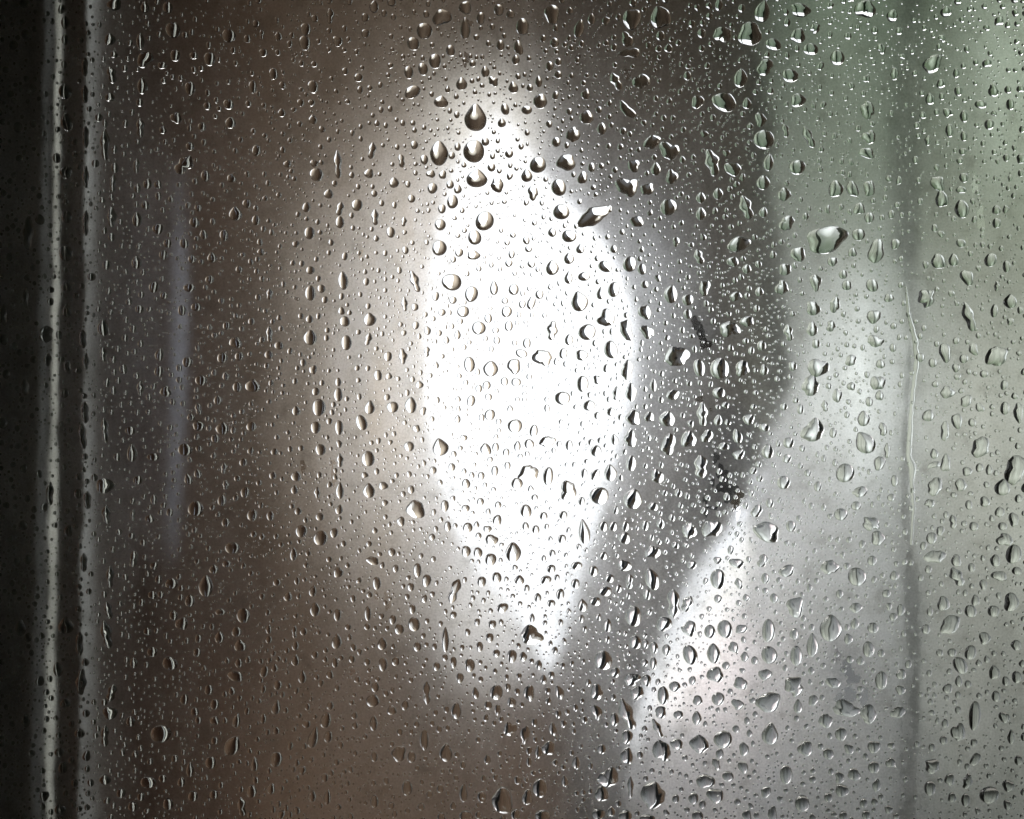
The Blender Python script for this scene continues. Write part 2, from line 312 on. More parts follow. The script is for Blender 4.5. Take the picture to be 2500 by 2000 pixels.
# ------------------------------------------------------------------ drops: where they sit
CATALOG = """423 74 34 35 0 r;559 88 31 30 0 r;410 19 23 26 0 r;354 18 19 27 0 t;428 136 23 26 0 r;512 144 26 30 0 r;354 146 30 41 35 i;273 183 23 39 -15 b;343 101 19 39 0 t;269 97 23
28 0 i;348 210 24 37 0 t;464 216 24 30 0 r;558 255 23 23 0 r;430 288 26 24 0 i;563 300 24 27 10 t;493 310 18 21 0 r;343 312 21 45 -5 b;257 353 23 74 0 b;464 358 19 19 0
r;450 403 35 51 35 b;626 368 19 27 10 r;617 212 18 28 0 r;746 72 25 27 0 r;744 105 26 33 0 r;806 39 19 35 0 b;824 101 23 23 -30 i;643 129 19 19 0 r;764 212 24 29 0 r;734
251 16 17 0 r;764 292 19 23 0 t;773 427 30 31 0 r;767 399 18 16 0 i;825 401 19 66 -2 b;575 522 29 33 0 t;625 538 18 23 0 r;547 575 19 26 0 r;475 543 23 23 0 r;386 559 26
24 0 r;335 536 22 35 0 t;277 448 18 39 0 b;273 530 24 45 0 b;334 405 16 34 0 b;336 460 16 23 0 t;160 224 30 34 0 r;160 55 20 31 0 t;160 97 18 26 0 t;162 421 26 30 0 i;164
530 24 27 0 r;162 619 31 35 0 r;164 298 27 43 -10 t;210 432 16 51 0 b;210 335 16 51 0 b;208 230 17 43 0 b;210 545 16 58 0 b;208 164 16 43 0 b;70 569 26 74 0 b;756 569 24
28 0 r;830 510 18 33 10 b;830 543 20 27 0 r;758 660 19 19 0 r;257 302 19 31 0 t;269 238 21 20 0 i;399 623 19 23 0 r;469 633 18 18 0 r;334 641 23 31 0 t;584 658 16 16 0
r;604 95 16 18 0 r;639 84 12 23 0 b;484 508 17 16 0 r;261 647 19 23 0 r;396 160 20 16 0 r;473 136 18 17 0 r;565 436 19 19 0 i;280 12 31 27 0 i;60 8 23 23 0 t;1036 76 35
37 -10 r;892 43 18 19 0 r;892 82 19 20 0 r;1009 107 27 31 -30 r;1062 150 28 33 0 r;1100 124 21 26 0 r;1033 169 23 28 -10 r;998 177 21 29 0 r;1007 225 38 27 -25 r;1077 249
33 28 10 t;1127 205 26 30 0 t;1161 288 50 64 0 t;1072 374 42 58 0 t;1157 370 48 51 -15 r;1185 346 24 28 -10 r;1164 436 48 43 5 t;1103 380 16 17 0 r;1036 390 18 23 -10
r;1225 300 19 22 0 t;1233 267 19 27 -10 r;1319 247 33 35 15 t;1286 269 24 20 0 r;1253 214 23 27 -10 t;1276 66 30 37 0 r;1218 25 23 26 0 r;1222 111 19 24 0 r;1266 117 19
35 -20 i;1354 105 20 23 0 r;1136 70 23 51 0 t;1079 43 43 35 -20 i;1136 19 31 27 0 i;1313 403 38 36 -15 r;1382 397 43 37 -15 i;1286 429 26 31 0 t;1364 458 34 38 -20 r;1370
518 37 35 -10 r;1183 540 41 45 20 r;1159 580 30 35 -5 r;1075 549 25 26 0 r;1105 493 26 31 10 r;1056 460 23 24 10 r;1118 462 18 22 10 t;1099 451 17 20 0 r;1073 606 34 34 0
r;1156 623 31 21 5 i;1121 617 19 19 0 r;1449 528 76 41 -20 q;1214 452 31 33 0 q;1301 471 25 31 0 q;1389 577 34 27 5 r;1348 567 19 23 5 t;1432 286 33 32 15 t;1399 329 29
37 20 q;1358 347 21 22 -5 r;1469 314 22 29 0 t;1531 269 23 47 -35 q;1504 199 24 43 -25 b;1566 199 39 35 20 q;1430 230 21 26 10 t;1592 347 39 31 0 q;1531 456 47 47 -15
q;1580 462 30 30 0 q;1547 405 26 32 -10 q;1601 413 23 31 0 t;1634 368 43 43 -20 q;1640 432 26 35 -5 q;1422 434 23 28 10 i;1444 409 17 22 0 r;1632 506 36 39 20 r;1555 541
35 23 30 q;1414 70 23 43 15 t;1348 35 34 43 -15 i;1391 27 16 17 0 t;1444 47 17 27 0 t;1479 51 19 19 0 q;1543 47 43 43 -20 i;1613 43 43 51 -15 i;1539 129 43 23 -5 q;1531
97 31 35 0 q;908 368 20 38 5 b;980 393 17 31 -15 b;901 424 20 23 20 i;962 446 23 25 0 t;872 501 25 27 0 r;916 530 18 38 -2 b;986 541 14 23 10 b;914 473 15 15 0 r;996 450
12 16 0 r;990 611 15 18 -10 r;1477 651 33 24 25 r;1389 631 24 27 5 t;1348 654 30 35 0 t;1297 645 18 16 15 r;1290 608 16 15 15 r;1249 621 15 19 0 r;1537 645 31 35 5 r;1488
510 17 24 -5 r;1498 608 16 19 0 r;1416 608 19 22 5 t;1200 409 19 19 0 r;1243 376 19 19 -10 r;1052 425 20 18 10 i;1081 427 18 19 10 i;1079 510 18 21 10 r;1342 162 17 23 0
r;1315 199 17 27 -5 t;1259 146 19 23 5 t;1204 199 23 27 -30 b;1861 29 35 51 10 t;1954 25 47 29 20 i;2112 23 47 39 0 i;2178 39 26 29 10 t;1831 84 55 51 25 i;1765 84 39 39
0 q;1888 109 37 26 15 r;1979 121 36 26 10 r;1989 70 27 23 -25 b;1948 88 35 31 0 i;2044 142 33 33 -10 r;1929 185 37 30 15 r;1868 164 39 35 -20 q;1808 191 31 43 5 t;1769
249 58 43 20 t;1865 341 47 43 30 r;1738 397 35 62 -20 b;1789 413 37 31 20 i;1946 409 37 33 -5 r;1974 335 23 51 -25 b;1876 397 23 39 5 t;1863 446 31 34 0 t;1755 12 18 31 0
t;1713 82 19 22 0 r;2018 584 97 58 -12 i;2096 573 30 28 0 r;1804 596 55 35 -15 t;1948 621 37 31 20 i;2139 614 35 55 20 i;1921 545 33 35 20 q;1822 506 31 55 -25 b;1915 475
33 27 0 q;2040 462 35 35 20 i;2081 462 27 35 -20 i;2122 460 29 35 0 q;2122 532 23 24 0 r;1707 627 23 35 -25 b;2118 269 31 43 -25 q;2116 374 37 23 0 q;2122 335 31 31 20
q;1917 319 18 31 -15 b;1857 292 27 31 -10 q;1948 245 33 31 10 i;2098 510 27 27 30 q;2276 156 47 35 -35 i;2309 29 26 26 0 t;2289 448 37 31 5 q;2299 487 30 35 -20 i;2348
510 33 43 -10 t;2353 284 19 28 -5 t;2318 319 19 30 -5 r;2353 333 16 22 -5 r;2270 242 22 27 -10 t;2425 222 26 27 0 q;2394 255 27 19 0 r;2314 275 22 23 0 q;2291 639 33 33
-25 i;2328 635 23 30 -5 t;2418 635 26 33 25 r;2466 255 18 27 0 r;2334 179 15 23 0 t;2265 343 16 24 5 b;2350 370 17 16 0 i;2433 545 19 23 0 r;2346 464 24 16 0 i;2457 651
17 27 0 r;2346 594 23 19 15 r;1711 522 23 31 0 t;1711 483 22 26 0 t;1917 658 26 31 0 q;1789 639 26 23 0 i;1753 473 23 27 0 t;1703 249 27 31 15 i;2081 617 19 23 -20 i;2186
596 23 23 20 i;2032 639 22 23 20 i;376 701 23 26 25 r;341 755 19 19 0 r;479 750 23 19 0 r;462 703 26 19 0 r;253 800 26 39 0 t;512 683 19 19 0 r;401 722 18 16 -20 r;658
718 16 26 0 b;758 716 24 34 0 r;785 705 18 19 0 r;575 837 27 26 15 i;390 866 21 31 10 t;458 884 23 24 0 r;543 874 23 25 0 r;584 870 19 20 0 r;658 816 16 38 0 b;758 824 30
36 0 t;553 796 16 19 0 r;614 785 15 16 0 r;756 779 17 19 0 t;253 866 20 32 -5 b;491 929 27 23 0 r;405 956 27 23 0 i;617 942 34 30 10 t;779 995 30 38 0 r;532 977 19 23 0
t;485 999 17 27 -20 b;343 948 19 35 0 b;723 1003 19 23 0 t;771 1044 23 27 0 r;485 1040 26 23 0 i;543 1046 30 30 0 t;614 1042 22 22 0 r;783 1098 23 27 -10 r;319 1052 24 19
0 r;323 1106 23 43 0 t;374 1116 28 17 0 r;452 1098 33 27 0 r;826 964 20 30 0 r;828 1044 18 34 0 r;826 933 14 19 0 r;771 956 17 19 0 r;460 1170 19 26 -15 t;483 1157 17 23
-15 t;547 1143 16 26 0 b;594 1129 17 19 0 r;723 1163 23 24 0 t;830 1124 17 31 0 b;830 1198 18 39 0 t;719 1196 16 21 0 t;775 1203 15 27 0 b;551 1184 16 22 0 b;478 1242 35
34 0 r;616 1258 23 26 0 r;660 1260 16 22 0 r;376 1219 16 25 0 t;325 1258 14 27 0 b;366 1266 23 19 10 t;551 1276 18 20 0 r;736 1297 26 28 -10 r;783 1314 31 34 0 r;816 1301
18 23 15 r;781 1262 19 18 0 r;666 1161 16 17 0 r;257 1050 19 58 -5 b;208 1007 19 51 0 b;203 828 19 43 0 b;210 882 17 39 0 b;203 1065 19 58 -5 b;158 960 19 23 10 r;166 896
19 31 -10 b;164 759 20 31 -5 t;123 1205 18 55 0 b;113 816 35 39 0 b;257 1186 39 35 -10 i;261 1256 22 43 0 b;214 1221 19 43 0 b;164 699 24 26 0 t;64 726 14 47 0 b;10 769
16 47 0 b;117 878 19 31 -5 b;828 1244 17 23 15 t;728 1248 16 18 0 t;62 944 19 39 0 b;838 685 23 43 -5 t;1013 687 22 51 -20 b;1103 689 44 39 5 r;1151 718 29 37 15 r;1206
703 19 34 0 t;1254 707 23 26 0 r;1317 719 19 21 0 r;1297 740 20 30 0 q;1414 736 39 47 -10 t;1426 675 28 21 -15 r;1388 678 19 30 5 t;1498 707 27 34 15 r;1466 716 18 30 5
t;988 742 16 34 -5 b;1013 750 17 17 0 r;1131 761 27 26 0 r;1237 761 24 26 5 r;1275 743 16 18 0 r;1480 777 41 38 -10 q;1169 801 31 31 5 r;1242 796 19 24 0 r;1192 777 18 22
0 r;1348 807 28 43 15 b;1433 811 41 35 -20 r;1529 806 29 47 -5 q;1574 762 29 33 -10 i;1580 810 30 31 0 q;903 780 29 31 -5 t;899 828 17 30 15 b;846 837 23 35 0 r;842 785
23 24 0 r;983 870 21 37 -5 b;986 813 13 13 0 r;1042 859 16 23 0 b;1146 890 25 35 0 r;1198 900 35 37 5 t;1255 894 31 33 5 i;1286 838 18 24 5 r;1273 863 28 19 20 r;1324 873
42 39 20 q;1375 863 19 24 5 r;1420 867 26 26 0 i;1491 854 30 41 -10 r;1389 829 20 26 5 t;1106 733 17 17 0 r;1079 763 17 16 0 r;1117 817 15 23 0 t;1213 831 16 18 0 r;1422
937 27 37 5 r;1531 903 27 43 -5 q;1459 927 19 23 -15 q;1260 933 23 19 0 r;1188 941 19 20 5 r;1169 949 16 18 0 r;1150 979 19 26 15 r;1373 972 35 31 10 r;1438 990 28 23 -15
r;1504 960 20 31 0 b;1541 958 26 39 -15 q;903 995 23 32 5 t;945 970 15 15 0 r;959 994 27 25 0 r;1003 989 27 38 0 t;883 1032 24 37 -25 r;1196 1013 24 26 10 r;1176 1020 13
19 0 r;1257 1040 34 30 0 r;1303 1052 19 29 5 r;1491 1005 19 19 0 r;1546 1020 34 33 -5 i;1585 1018 23 23 5 i;1629 1022 37 37 5 t;1500 1073 17 26 -10 t;1540 1071 31 35 5
q;1075 1092 37 41 -10 t;1017 1046 19 17 30 t;999 1090 23 23 0 r;899 1120 29 36 0 r;1186 1097 26 25 30 i;1210 1092 16 21 5 r;1263 1089 16 25 5 t;1292 1084 23 22 0 r;1336
1078 35 26 -10 q;1389 1087 17 23 0 r;1455 1101 26 25 -15 r;1290 1155 45 37 -25 q;1338 1163 24 41 5 r;1490 1154 29 39 -5 t;1541 1131 24 35 5 r;1208 1150 16 25 5 r;1262
1180 26 26 25 r;1175 1162 15 19 10 r;1239 1137 15 18 0 r;1426 1156 15 23 0 r;1453 1159 23 23 -20 q;1387 1198 41 41 30 q;1463 1210 44 38 -10 r;1545 1218 43 47 15 t;1138
1181 19 22 0 r;1086 1235 19 26 0 r;1015 1244 42 41 15 i;901 1198 27 34 -5 t;936 1186 20 19 0 i;1284 1248 26 31 -20 r;1327 1260 19 19 0 r;1375 1258 20 19 10 r;1305 1215 16
15 0 r;1173 1225 16 18 0 r;1216 1233 15 17 0 r;1137 1241 19 16 10 r;1214 1270 22 23 -25 i;1093 1285 16 23 0 r;1142 1288 22 23 0 r;1283 1285 16 19 0 r;1308 1293 18 20 -5
r;1426 1299 26 58 -8 t;1190 1292 19 17 20 i;1473 1285 21 22 0 r;1497 1285 20 21 0 r;1527 1285 18 23 0 r;1575 1283 17 23 0 r;1613 1277 19 26 0 t;1525 1314 27 27 10 r;1595
1237 23 19 10 r;1200 1318 31 23 0 i;1605 1163 31 30 0 q;1652 870 51 51 10 q;1632 1085 31 51 0 q;1638 718 31 43 5 t;1595 940 16 31 0 t;1642 964 27 27 10 q;1679 732 25 27
15 r;1720 703 23 39 5 q;1991 689 29 35 -5 q;1909 703 31 31 0 q;1796 724 27 23 15 q;2038 744 26 34 0 q;1985 753 34 31 30 i;2067 697 23 23 0 r;2129 697 27 31 -20 r;2110 711
35 27 -25 i;2133 773 31 31 0 i;1781 804 43 39 0 q;1707 898 26 39 -10 r;1757 900 43 47 5 r;1812 900 33 35 15 q;1997 898 50 39 -15 i;1979 942 48 47 -10 q;2143 935 34 35 0
q;2137 833 39 26 0 q;2077 880 27 25 0 q;2044 966 24 30 10 q;1985 1052 48 55 30 q;2108 1022 28 36 0 t;2112 1081 43 55 -35 t;2063 1155 41 43 25 r;1913 1178 30 30 -15 r;1874
1102 28 34 0 t;1755 959 28 26 5 r;1925 1081 25 25 20 r;2053 1256 30 28 0 r;1872 1299 62 43 15 i;1931 1285 23 26 0 r;2127 1279 43 35 40 b;2143 1314 39 39 0 i;2100 1201 39
22 -10 q;2090 1235 23 20 -5 r;2034 1057 17 23 0 r;2147 1131 26 31 15 i;2147 966 20 26 5 i;2122 981 17 22 0 r;2155 1048 21 31 -20 b;2166 1100 16 35 0 b;1824 785 33 23 -10
i;1847 1248 27 27 0 q;2260 728 43 43 -35 b;2361 678 27 39 -25 i;2365 773 27 70 -15 b;2466 736 30 33 0 t;2427 759 17 31 5 t;2433 699 14 23 0 b;2433 870 51 47 -30 q;2307
861 26 43 -15 i;2277 886 20 21 0 r;2353 876 21 20 0 r;2334 898 19 19 0 i;2377 853 23 27 0 q;2402 913 19 17 10 r;2313 958 30 31 0 q;2359 979 29 26 -10 q;2392 995 19 23 -10
q;2453 997 21 29 5 r;2451 940 16 23 10 r;2266 1015 26 28 10 i;2336 1028 26 33 -5 i;2307 1053 22 43 0 q;2486 1007 23 43 5 q;2394 1092 43 47 20 q;2309 1131 22 43 0 q;2281
1135 33 18 -10 q;2281 1108 20 24 -10 t;2283 1188 37 39 0 q;2346 1184 26 31 5 q;2447 1190 35 39 15 t;2361 1151 23 20 20 i;2270 1229 26 21 -25 b;2365 1233 16 22 0 r;2404
1225 23 23 0 i;2326 1274 19 31 -10 b;2377 1285 20 21 0 r;2447 1285 20 19 0 r;2453 1318 35 31 0 q;2274 1314 24 27 0 r;2474 1268 21 33 0 i;2184 1174 17 26 0 r;2176 1215 19
17 0 r;2414 1147 15 25 0 t;1972 1155 16 16 0 r;2478 1147 51 78 0 q;1866 1044 23 19 20 r;1828 1024 25 26 0 i;1726 1065 26 31 5 q;1681 1073 37 35 -10 i;1767 1090 23 19 -10
i;1804 1110 27 23 -20 q;1711 1139 35 51 -10 b;1683 1295 35 35 5 q;1738 1291 43 43 20 q;1715 1011 27 55 -5 b;1800 1065 22 35 -15 t;1753 1026 19 27 10 t;2170 728 23 19 0
i;1935 894 19 22 0 r;1925 812 23 39 -15 b;1983 804 27 31 -10 q;2028 796 23 27 25 b;2014 991 17 27 -10 b;1954 999 16 23 0 r;567 1338 33 26 0 r;522 1390 22 22 0 t;503 1431
33 51 0 t;419 1425 28 24 0 r;553 1377 18 16 0 r;327 1365 20 39 0 b;594 1503 30 33 0 r;444 1523 30 26 10 i;424 1503 19 23 0 r;538 1494 23 16 0 t;372 1453 19 19 0 r;393
1452 14 17 0 r;717 1353 16 31 0 t;676 1422 17 17 0 r;725 1418 12 19 0 t;764 1443 17 27 10 t;703 1457 19 22 10 t;769 1488 23 33 0 t;824 1501 17 28 0 r;822 1566 23 35 5
t;826 1398 23 22 -20 i;536 1556 22 27 0 t;586 1577 26 26 0 i;415 1620 36 28 20 r;372 1592 24 22 0 r;360 1542 18 16 15 r;327 1618 17 26 0 t;481 1593 17 20 10 r;575 1651 35
23 25 i;645 1640 19 26 15 r;656 1536 13 23 0 t;719 1542 13 31 0 b;721 1577 16 21 0 r;721 1612 19 27 0 t;738 1653 18 31 0 t;769 1599 16 17 0 r;818 1618 15 23 0 r;269 1741
35 26 20 i;393 1792 49 37 0 r;362 1910 37 25 5 r;397 1901 18 17 0 r;257 1903 27 23 0 t;319 1762 19 23 -10 r;450 1708 19 23 0 r;524 1720 20 24 0 r;567 1821 35 47 30 t;524
1759 23 19 20 t;577 1759 18 35 10 t;674 1727 21 34 10 t;514 1862 24 28 0 r;621 1866 18 33 0 t;674 1854 27 35 15 r;765 1801 23 51 15 t;795 1759 24 35 10 r;801 1799 19 26
10 r;748 1768 19 17 0 i;806 1723 16 19 0 r;738 1881 17 19 -20 i;614 1932 24 30 0 t;662 1926 19 26 10 t;762 1944 19 27 5 t;799 1946 16 35 5 t;471 1944 23 23 0 r;522 1940
19 21 0 r;411 1963 24 26 0 r;325 1969 22 23 0 r;590 1969 22 43 -15 b;427 1852 16 16 0 r;464 1879 18 35 0 t;148 1977 26 23 10 r;162 1527 35 39 0 t;142 1634 21 35 -10 t;199
1665 27 58 5 b;195 1572 19 55 0 b;205 1373 18 43 0 b;261 1548 26 66 -10 b;265 1490 19 39 -15 b;269 1408 19 51 0 b;273 1692 23 39 10 b;160 1716 23 23 0 t;51 1533 23 39 0
t;68 1365 18 23 0 t;146 1836 23 23 0 t;154 1875 19 27 0 r;257 1797 19 51 0 b;793 1899 16 19 0 r;678 1673 19 21 10 r;643 1683 13 19 5 r;643 1755 14 23 5 t;674 1784 16 18 0
t;195 1790 23 23 0 t;64 1759 19 31 0 r;1138 1346 21 26 0 r;1167 1349 20 24 -10 r;1198 1366 26 29 0 r;1253 1348 36 47 0 t;1176 1420 21 23 0 r;1213 1410 22 25 -5 r;1268
1416 23 23 0 t;1333 1416 25 20 -15 r;1368 1451 19 26 0 r;1405 1425 19 23 0 r;1408 1381 25 19 -10 r;1449 1394 21 25 0 r;1313 1459 17 22 0 t;1346 1473 19 17 0 r;1227 1484
28 21 -20 r;1297 1552 51 43 -15 q;1299 1509 13 22 0 t;957 1348 17 19 0 r;910 1369 30 18 10 i;1019 1392 19 32 0 r;966 1388 14 18 0 r;920 1424 19 29 0 r;1110 1443 26 58 20
b;1003 1433 17 19 0 r;898 1498 15 33 0 r;959 1513 16 22 0 r;1011 1524 27 33 -20 r;1007 1487 16 22 0 r;1107 1501 16 16 0 r;933 1572 22 29 0 t;1019 1579 19 21 0 r;1087 1562
18 58 0 t;1061 1579 12 16 0 r;935 1622 21 30 0 r;966 1615 19 20 0 r;1171 1579 16 23 0 r;1212 1595 17 18 0 r;1250 1602 23 30 0 r;1277 1603 19 22 0 t;1107 1617 16 26 0
r;1147 1624 24 30 0 r;1123 1655 18 23 0 r;1165 1519 14 17 0 r;1202 1524 19 19 0 r;1315 1623 17 22 0 t;1327 1659 17 22 0 t;1212 1690 30 34 0 r;1292 1692 26 34 -10 i;1161
1692 16 27 -10 t;1366 1690 21 33 -20 t;1042 1692 20 51 0 b;910 1710 31 30 15 t;1114 1735 24 38 0 t;989 1722 18 23 10 t;1192 1722 19 19 10 r;1215 1733 15 24 0 r;1249 1714
21 23 -20 t;912 1766 19 35 0 t;1036 1807 19 47 0 r;1089 1838 30 41 0 t;974 1840 34 34 0 i;1005 1848 20 26 5 r;914 1848 15 23 0 r;1245 1780 31 30 20 q;1282 1794 23 39 0
q;1350 1780 19 31 -10 t;1340 1827 31 30 15 i;1315 1836 18 30 0 t;1305 1764 14 19 0 r;1190 1854 16 23 0 t;1292 1860 13 22 0 r;994 1924 24 34 0 r;1132 1936 19 43 0 t;1177
1946 22 25 0 r;1227 1955 49 55 -10 i;1319 1924 35 41 0 r;1288 1947 24 35 0 i;1264 1905 17 19 0 i;914 1957 19 27 0 r;1138 1992 31 23 0 r;1259 1988 22 23 0 r;1325 1992 35
26 0 r;1130 1868 13 18 0 r;1547 1505 37 44 0 r;1473 1612 41 43 10 r;1551 1568 28 31 0 r;1457 1690 30 34 0 i;1422 1478 23 30 -5 t;1453 1468 26 21 5 r;1477 1443 30 23 0
r;1488 1412 22 19 0 r;1510 1437 16 19 0 r;1473 1357 19 19 0 r;1483 1527 19 31 0 r;1594 1348 34 31 5 q;1525 1381 31 26 -20 q;1592 1414 33 51 -20 t;1537 1420 19 35 0 b;1644
1474 33 66 0 b;1621 1523 35 33 -5 i;1580 1451 17 26 0 r;1597 1581 19 26 -10 r;1576 1573 16 19 0 r;1502 1642 23 22 -20 r;1595 1620 17 28 0 r;1627 1587 20 26 -5 r;1543 1659
39 27 -15 q;1578 1661 23 26 -20 i;1555 1692 47 47 -30 q;1619 1698 26 41 0 r;1647 1676 26 24 -10 r;1457 1739 23 35 0 q;1500 1757 22 30 0 r;1531 1743 35 74 -20 b;1605 1778
19 47 -25 b;1613 1739 33 35 10 q;1656 1745 23 19 0 r;1531 1799 26 31 10 i;1615 1833 43 47 -20 q;1530 1846 31 34 0 i;1562 1844 14 18 0 r;1469 1829 19 23 0 r;1486 1899 47
43 -15 q;1469 1938 37 43 -15 i;1407 1862 19 31 0 t;1379 1907 16 27 -5 t;1539 1922 16 51 0 b;1594 1942 58 58 -5 q;1461 1988 31 23 0 i;1527 1992 31 26 0 r;1580 1998 35 19 0
r;1652 1817 31 23 20 i;1492 1981 19 23 0 t;1576 1901 12 14 0 r;1753 1414 35 45 0 r;1678 1474 27 39 20 b;1683 1535 36 33 -10 q;1733 1542 26 30 5 r;1770 1536 34 41 -20
r;1810 1536 31 19 -5 q;1685 1599 33 45 -20 r;1742 1595 31 47 -5 t;1791 1581 27 23 20 q;1753 1462 19 19 0 r;1689 1379 23 19 0 r;1798 1375 33 22 10 i;1752 1368 19 18 0
q;1861 1369 25 31 20 b;1921 1394 35 27 -20 i;2026 1385 39 35 0 q;2092 1408 41 42 0 r;1804 1425 19 27 -15 b;1942 1482 43 43 10 q;1890 1461 19 23 -10 r;2050 1450 17 19 0
r;2129 1369 21 23 0 r;2164 1449 20 18 0 r;2090 1484 26 26 15 q;1876 1540 30 51 0 r;1939 1548 21 24 0 i;1983 1575 27 55 0 t;2028 1533 51 62 5 t;1878 1599 35 41 -15 r;1944
1601 28 44 0 r;1746 1647 37 35 -20 i;1868 1647 31 26 20 q;1808 1669 31 30 -10 q;1772 1625 18 18 0 r;1876 1714 58 43 -30 i;1937 1675 47 47 -40 b;2131 1533 26 24 30 r;2120
1585 26 36 -5 r;2151 1661 27 41 0 r;2071 1560 21 22 -20 i;2034 1667 33 25 15 q;2075 1610 17 17 0 r;2151 1595 16 18 0 r;2065 1731 64 35 0 q;2120 1743 35 47 0 q;2016 1760
30 35 -15 q;2053 1792 26 31 10 r;1753 1706 29 30 10 r;1703 1710 23 22 20 i;1801 1720 26 27 -10 q;1948 1725 20 33 0 t;1985 1710 21 26 15 i;1701 1753 22 33 0 t;1880 1792 37
51 5 t;1765 1805 42 39 0 r;1707 1817 43 41 10 q;1816 1829 23 30 0 i;1757 1840 18 23 0 r;1837 1710 19 17 0 r;1966 1827 35 33 25 i;2022 1840 24 26 0 r;2133 1823 30 27 0
i;2073 1829 23 23 0 q;1919 1891 28 43 0 r;1814 1873 23 27 -20 i;1748 1866 19 31 -25 b;1722 1907 41 31 5 i;1777 1895 26 23 5 r;1746 1942 41 31 15 i;1693 1949 23 26 0
r;2085 1891 30 27 10 i;2133 1873 26 27 -10 r;2050 1899 23 26 -15 q;1958 1961 34 36 0 r;2055 1930 28 30 0 i;2022 1947 19 22 0 r;1870 1934 24 26 0 q;1703 1992 26 26 0
r;1824 1992 23 27 0 q;1886 1988 23 35 0 q;1847 1992 12 19 0 q;2108 1961 17 23 5 r;2059 1992 19 23 0 r;2114 1990 19 23 0 r;2283 1359 47 31 0 q;2334 1369 23 27 0 i;2474
1353 35 43 15 r;2429 1369 22 27 0 i;2336 1408 43 62 -25 b;2439 1406 34 23 5 i;2482 1394 22 19 0 r;2266 1390 17 17 0 r;2400 1427 17 23 0 i;2303 1474 29 31 5 i;2381 1466 17
26 0 i;2369 1492 26 29 -15 r;2425 1492 26 26 0 r;2468 1470 33 41 10 i;2320 1525 41 47 5 q;2260 1536 19 22 0 r;2270 1492 14 23 5 t;2404 1558 30 26 0 q;2480 1575 23 23 0
i;2369 1593 26 33 15 r;2324 1593 21 19 0 r;2344 1624 30 41 -25 r;2427 1642 23 33 5 i;2482 1653 23 27 0 r;2455 1663 16 22 0 r;2340 1663 16 26 0 t;2363 1670 16 17 0 r;2313
1681 21 23 5 i;2431 1700 19 25 5 r;2338 1696 13 16 0 r;2379 1747 26 65 5 r;2451 1751 26 23 15 i;2340 1788 31 43 5 q;2468 1799 16 34 0 t;2303 1807 18 19 0 r;2307 1766 16
19 0 i;2276 1870 35 35 30 b;2303 1864 27 21 0 i;2381 1854 23 30 15 q;2486 1856 19 22 0 r;2318 1903 23 26 0 i;2270 1924 26 33 0 r;2361 1907 23 35 15 b;2414 1940 43 37 -15
r;2461 1918 26 26 15 i;2324 1947 19 22 15 i;2357 1953 19 30 0 r;2459 1965 18 23 0 i;2192 1739 33 27 -20 q;2198 1684 23 21 0 i;2200 1646 22 23 0 i;2174 1862 22 23 -25 i"""
DROPS = []
for e in CATALOG.replace('\n', ' ').split(';'):
    a = e.split(); DROPS.append([float(a[0]), float(a[1]), float(a[2]) * 1.09, float(a[3]) * 1.09, float(a[4]), a[5]])

def outline(dr, n):
    """closed outline of one drop in photo pixels (y down)"""
    x, y, w, h, ang, ty = dr[:6]
    seed = random.Random(int(x * 31 + y * 17 + w))
    ph = [seed.uniform(0, 6.28) for _ in range(6)]
    pts = []
    for i in range(n):
        t = 2 * math.pi * i / n
        u, v = math.cos(t), math.sin(t)          # v>0 is down
        if ty == 'r': k = 1 + .025 * math.sin(2 * t + ph[0]) + .02 * math.sin(3 * t + ph[1])
        elif ty == 't': k = 1 + .03 * math.sin(3 * t + ph[1])
        elif ty == 'b': k = 1 + .03 * math.sin(2 * t + ph[0])
        elif ty == 'i': k = 1 + .08 * math.sin(3 * t + ph[1]) + .06 * math.sin(2 * t + ph[0]) + .035 * math.sin(5 * t + ph[2])
        else: k = .97 + .10 * math.sin(2 * t + ph[0]) * seed.choice([1, 1]) + (.07 + .05 * math.sin(ph[4])) * math.sin(3 * t + ph[1]) + .055 * math.sin(4 * t + ph[5]) + .035 * math.sin(6 * t + ph[2]) + .02 * math.sin(9 * t + ph[3])
        px, py = u * k, v * k
        if ty == 't': px *= 1 - .38 * max(0, -py) ** 1.2 + .04 * py; py = py * (1.0 if py < 0 else .96)
        if ty == 'b':
            px *= .82 + .18 * math.cos(2 * math.pi * py * .9 + ph[2] * .5); px += .22 * math.sin(py * 2.2 + ph[3]) * (.5 if h > 2 * w else 1) * .5
        if ty == 'q': px += .12 * py * math.sin(ph[4])
        px *= w / 2; py *= h / 2
        a = math.radians(ang); pts.append((x + px * math.cos(a) - py * math.sin(a), y + px * math.sin(a) + py * math.cos(a)))
    return pts

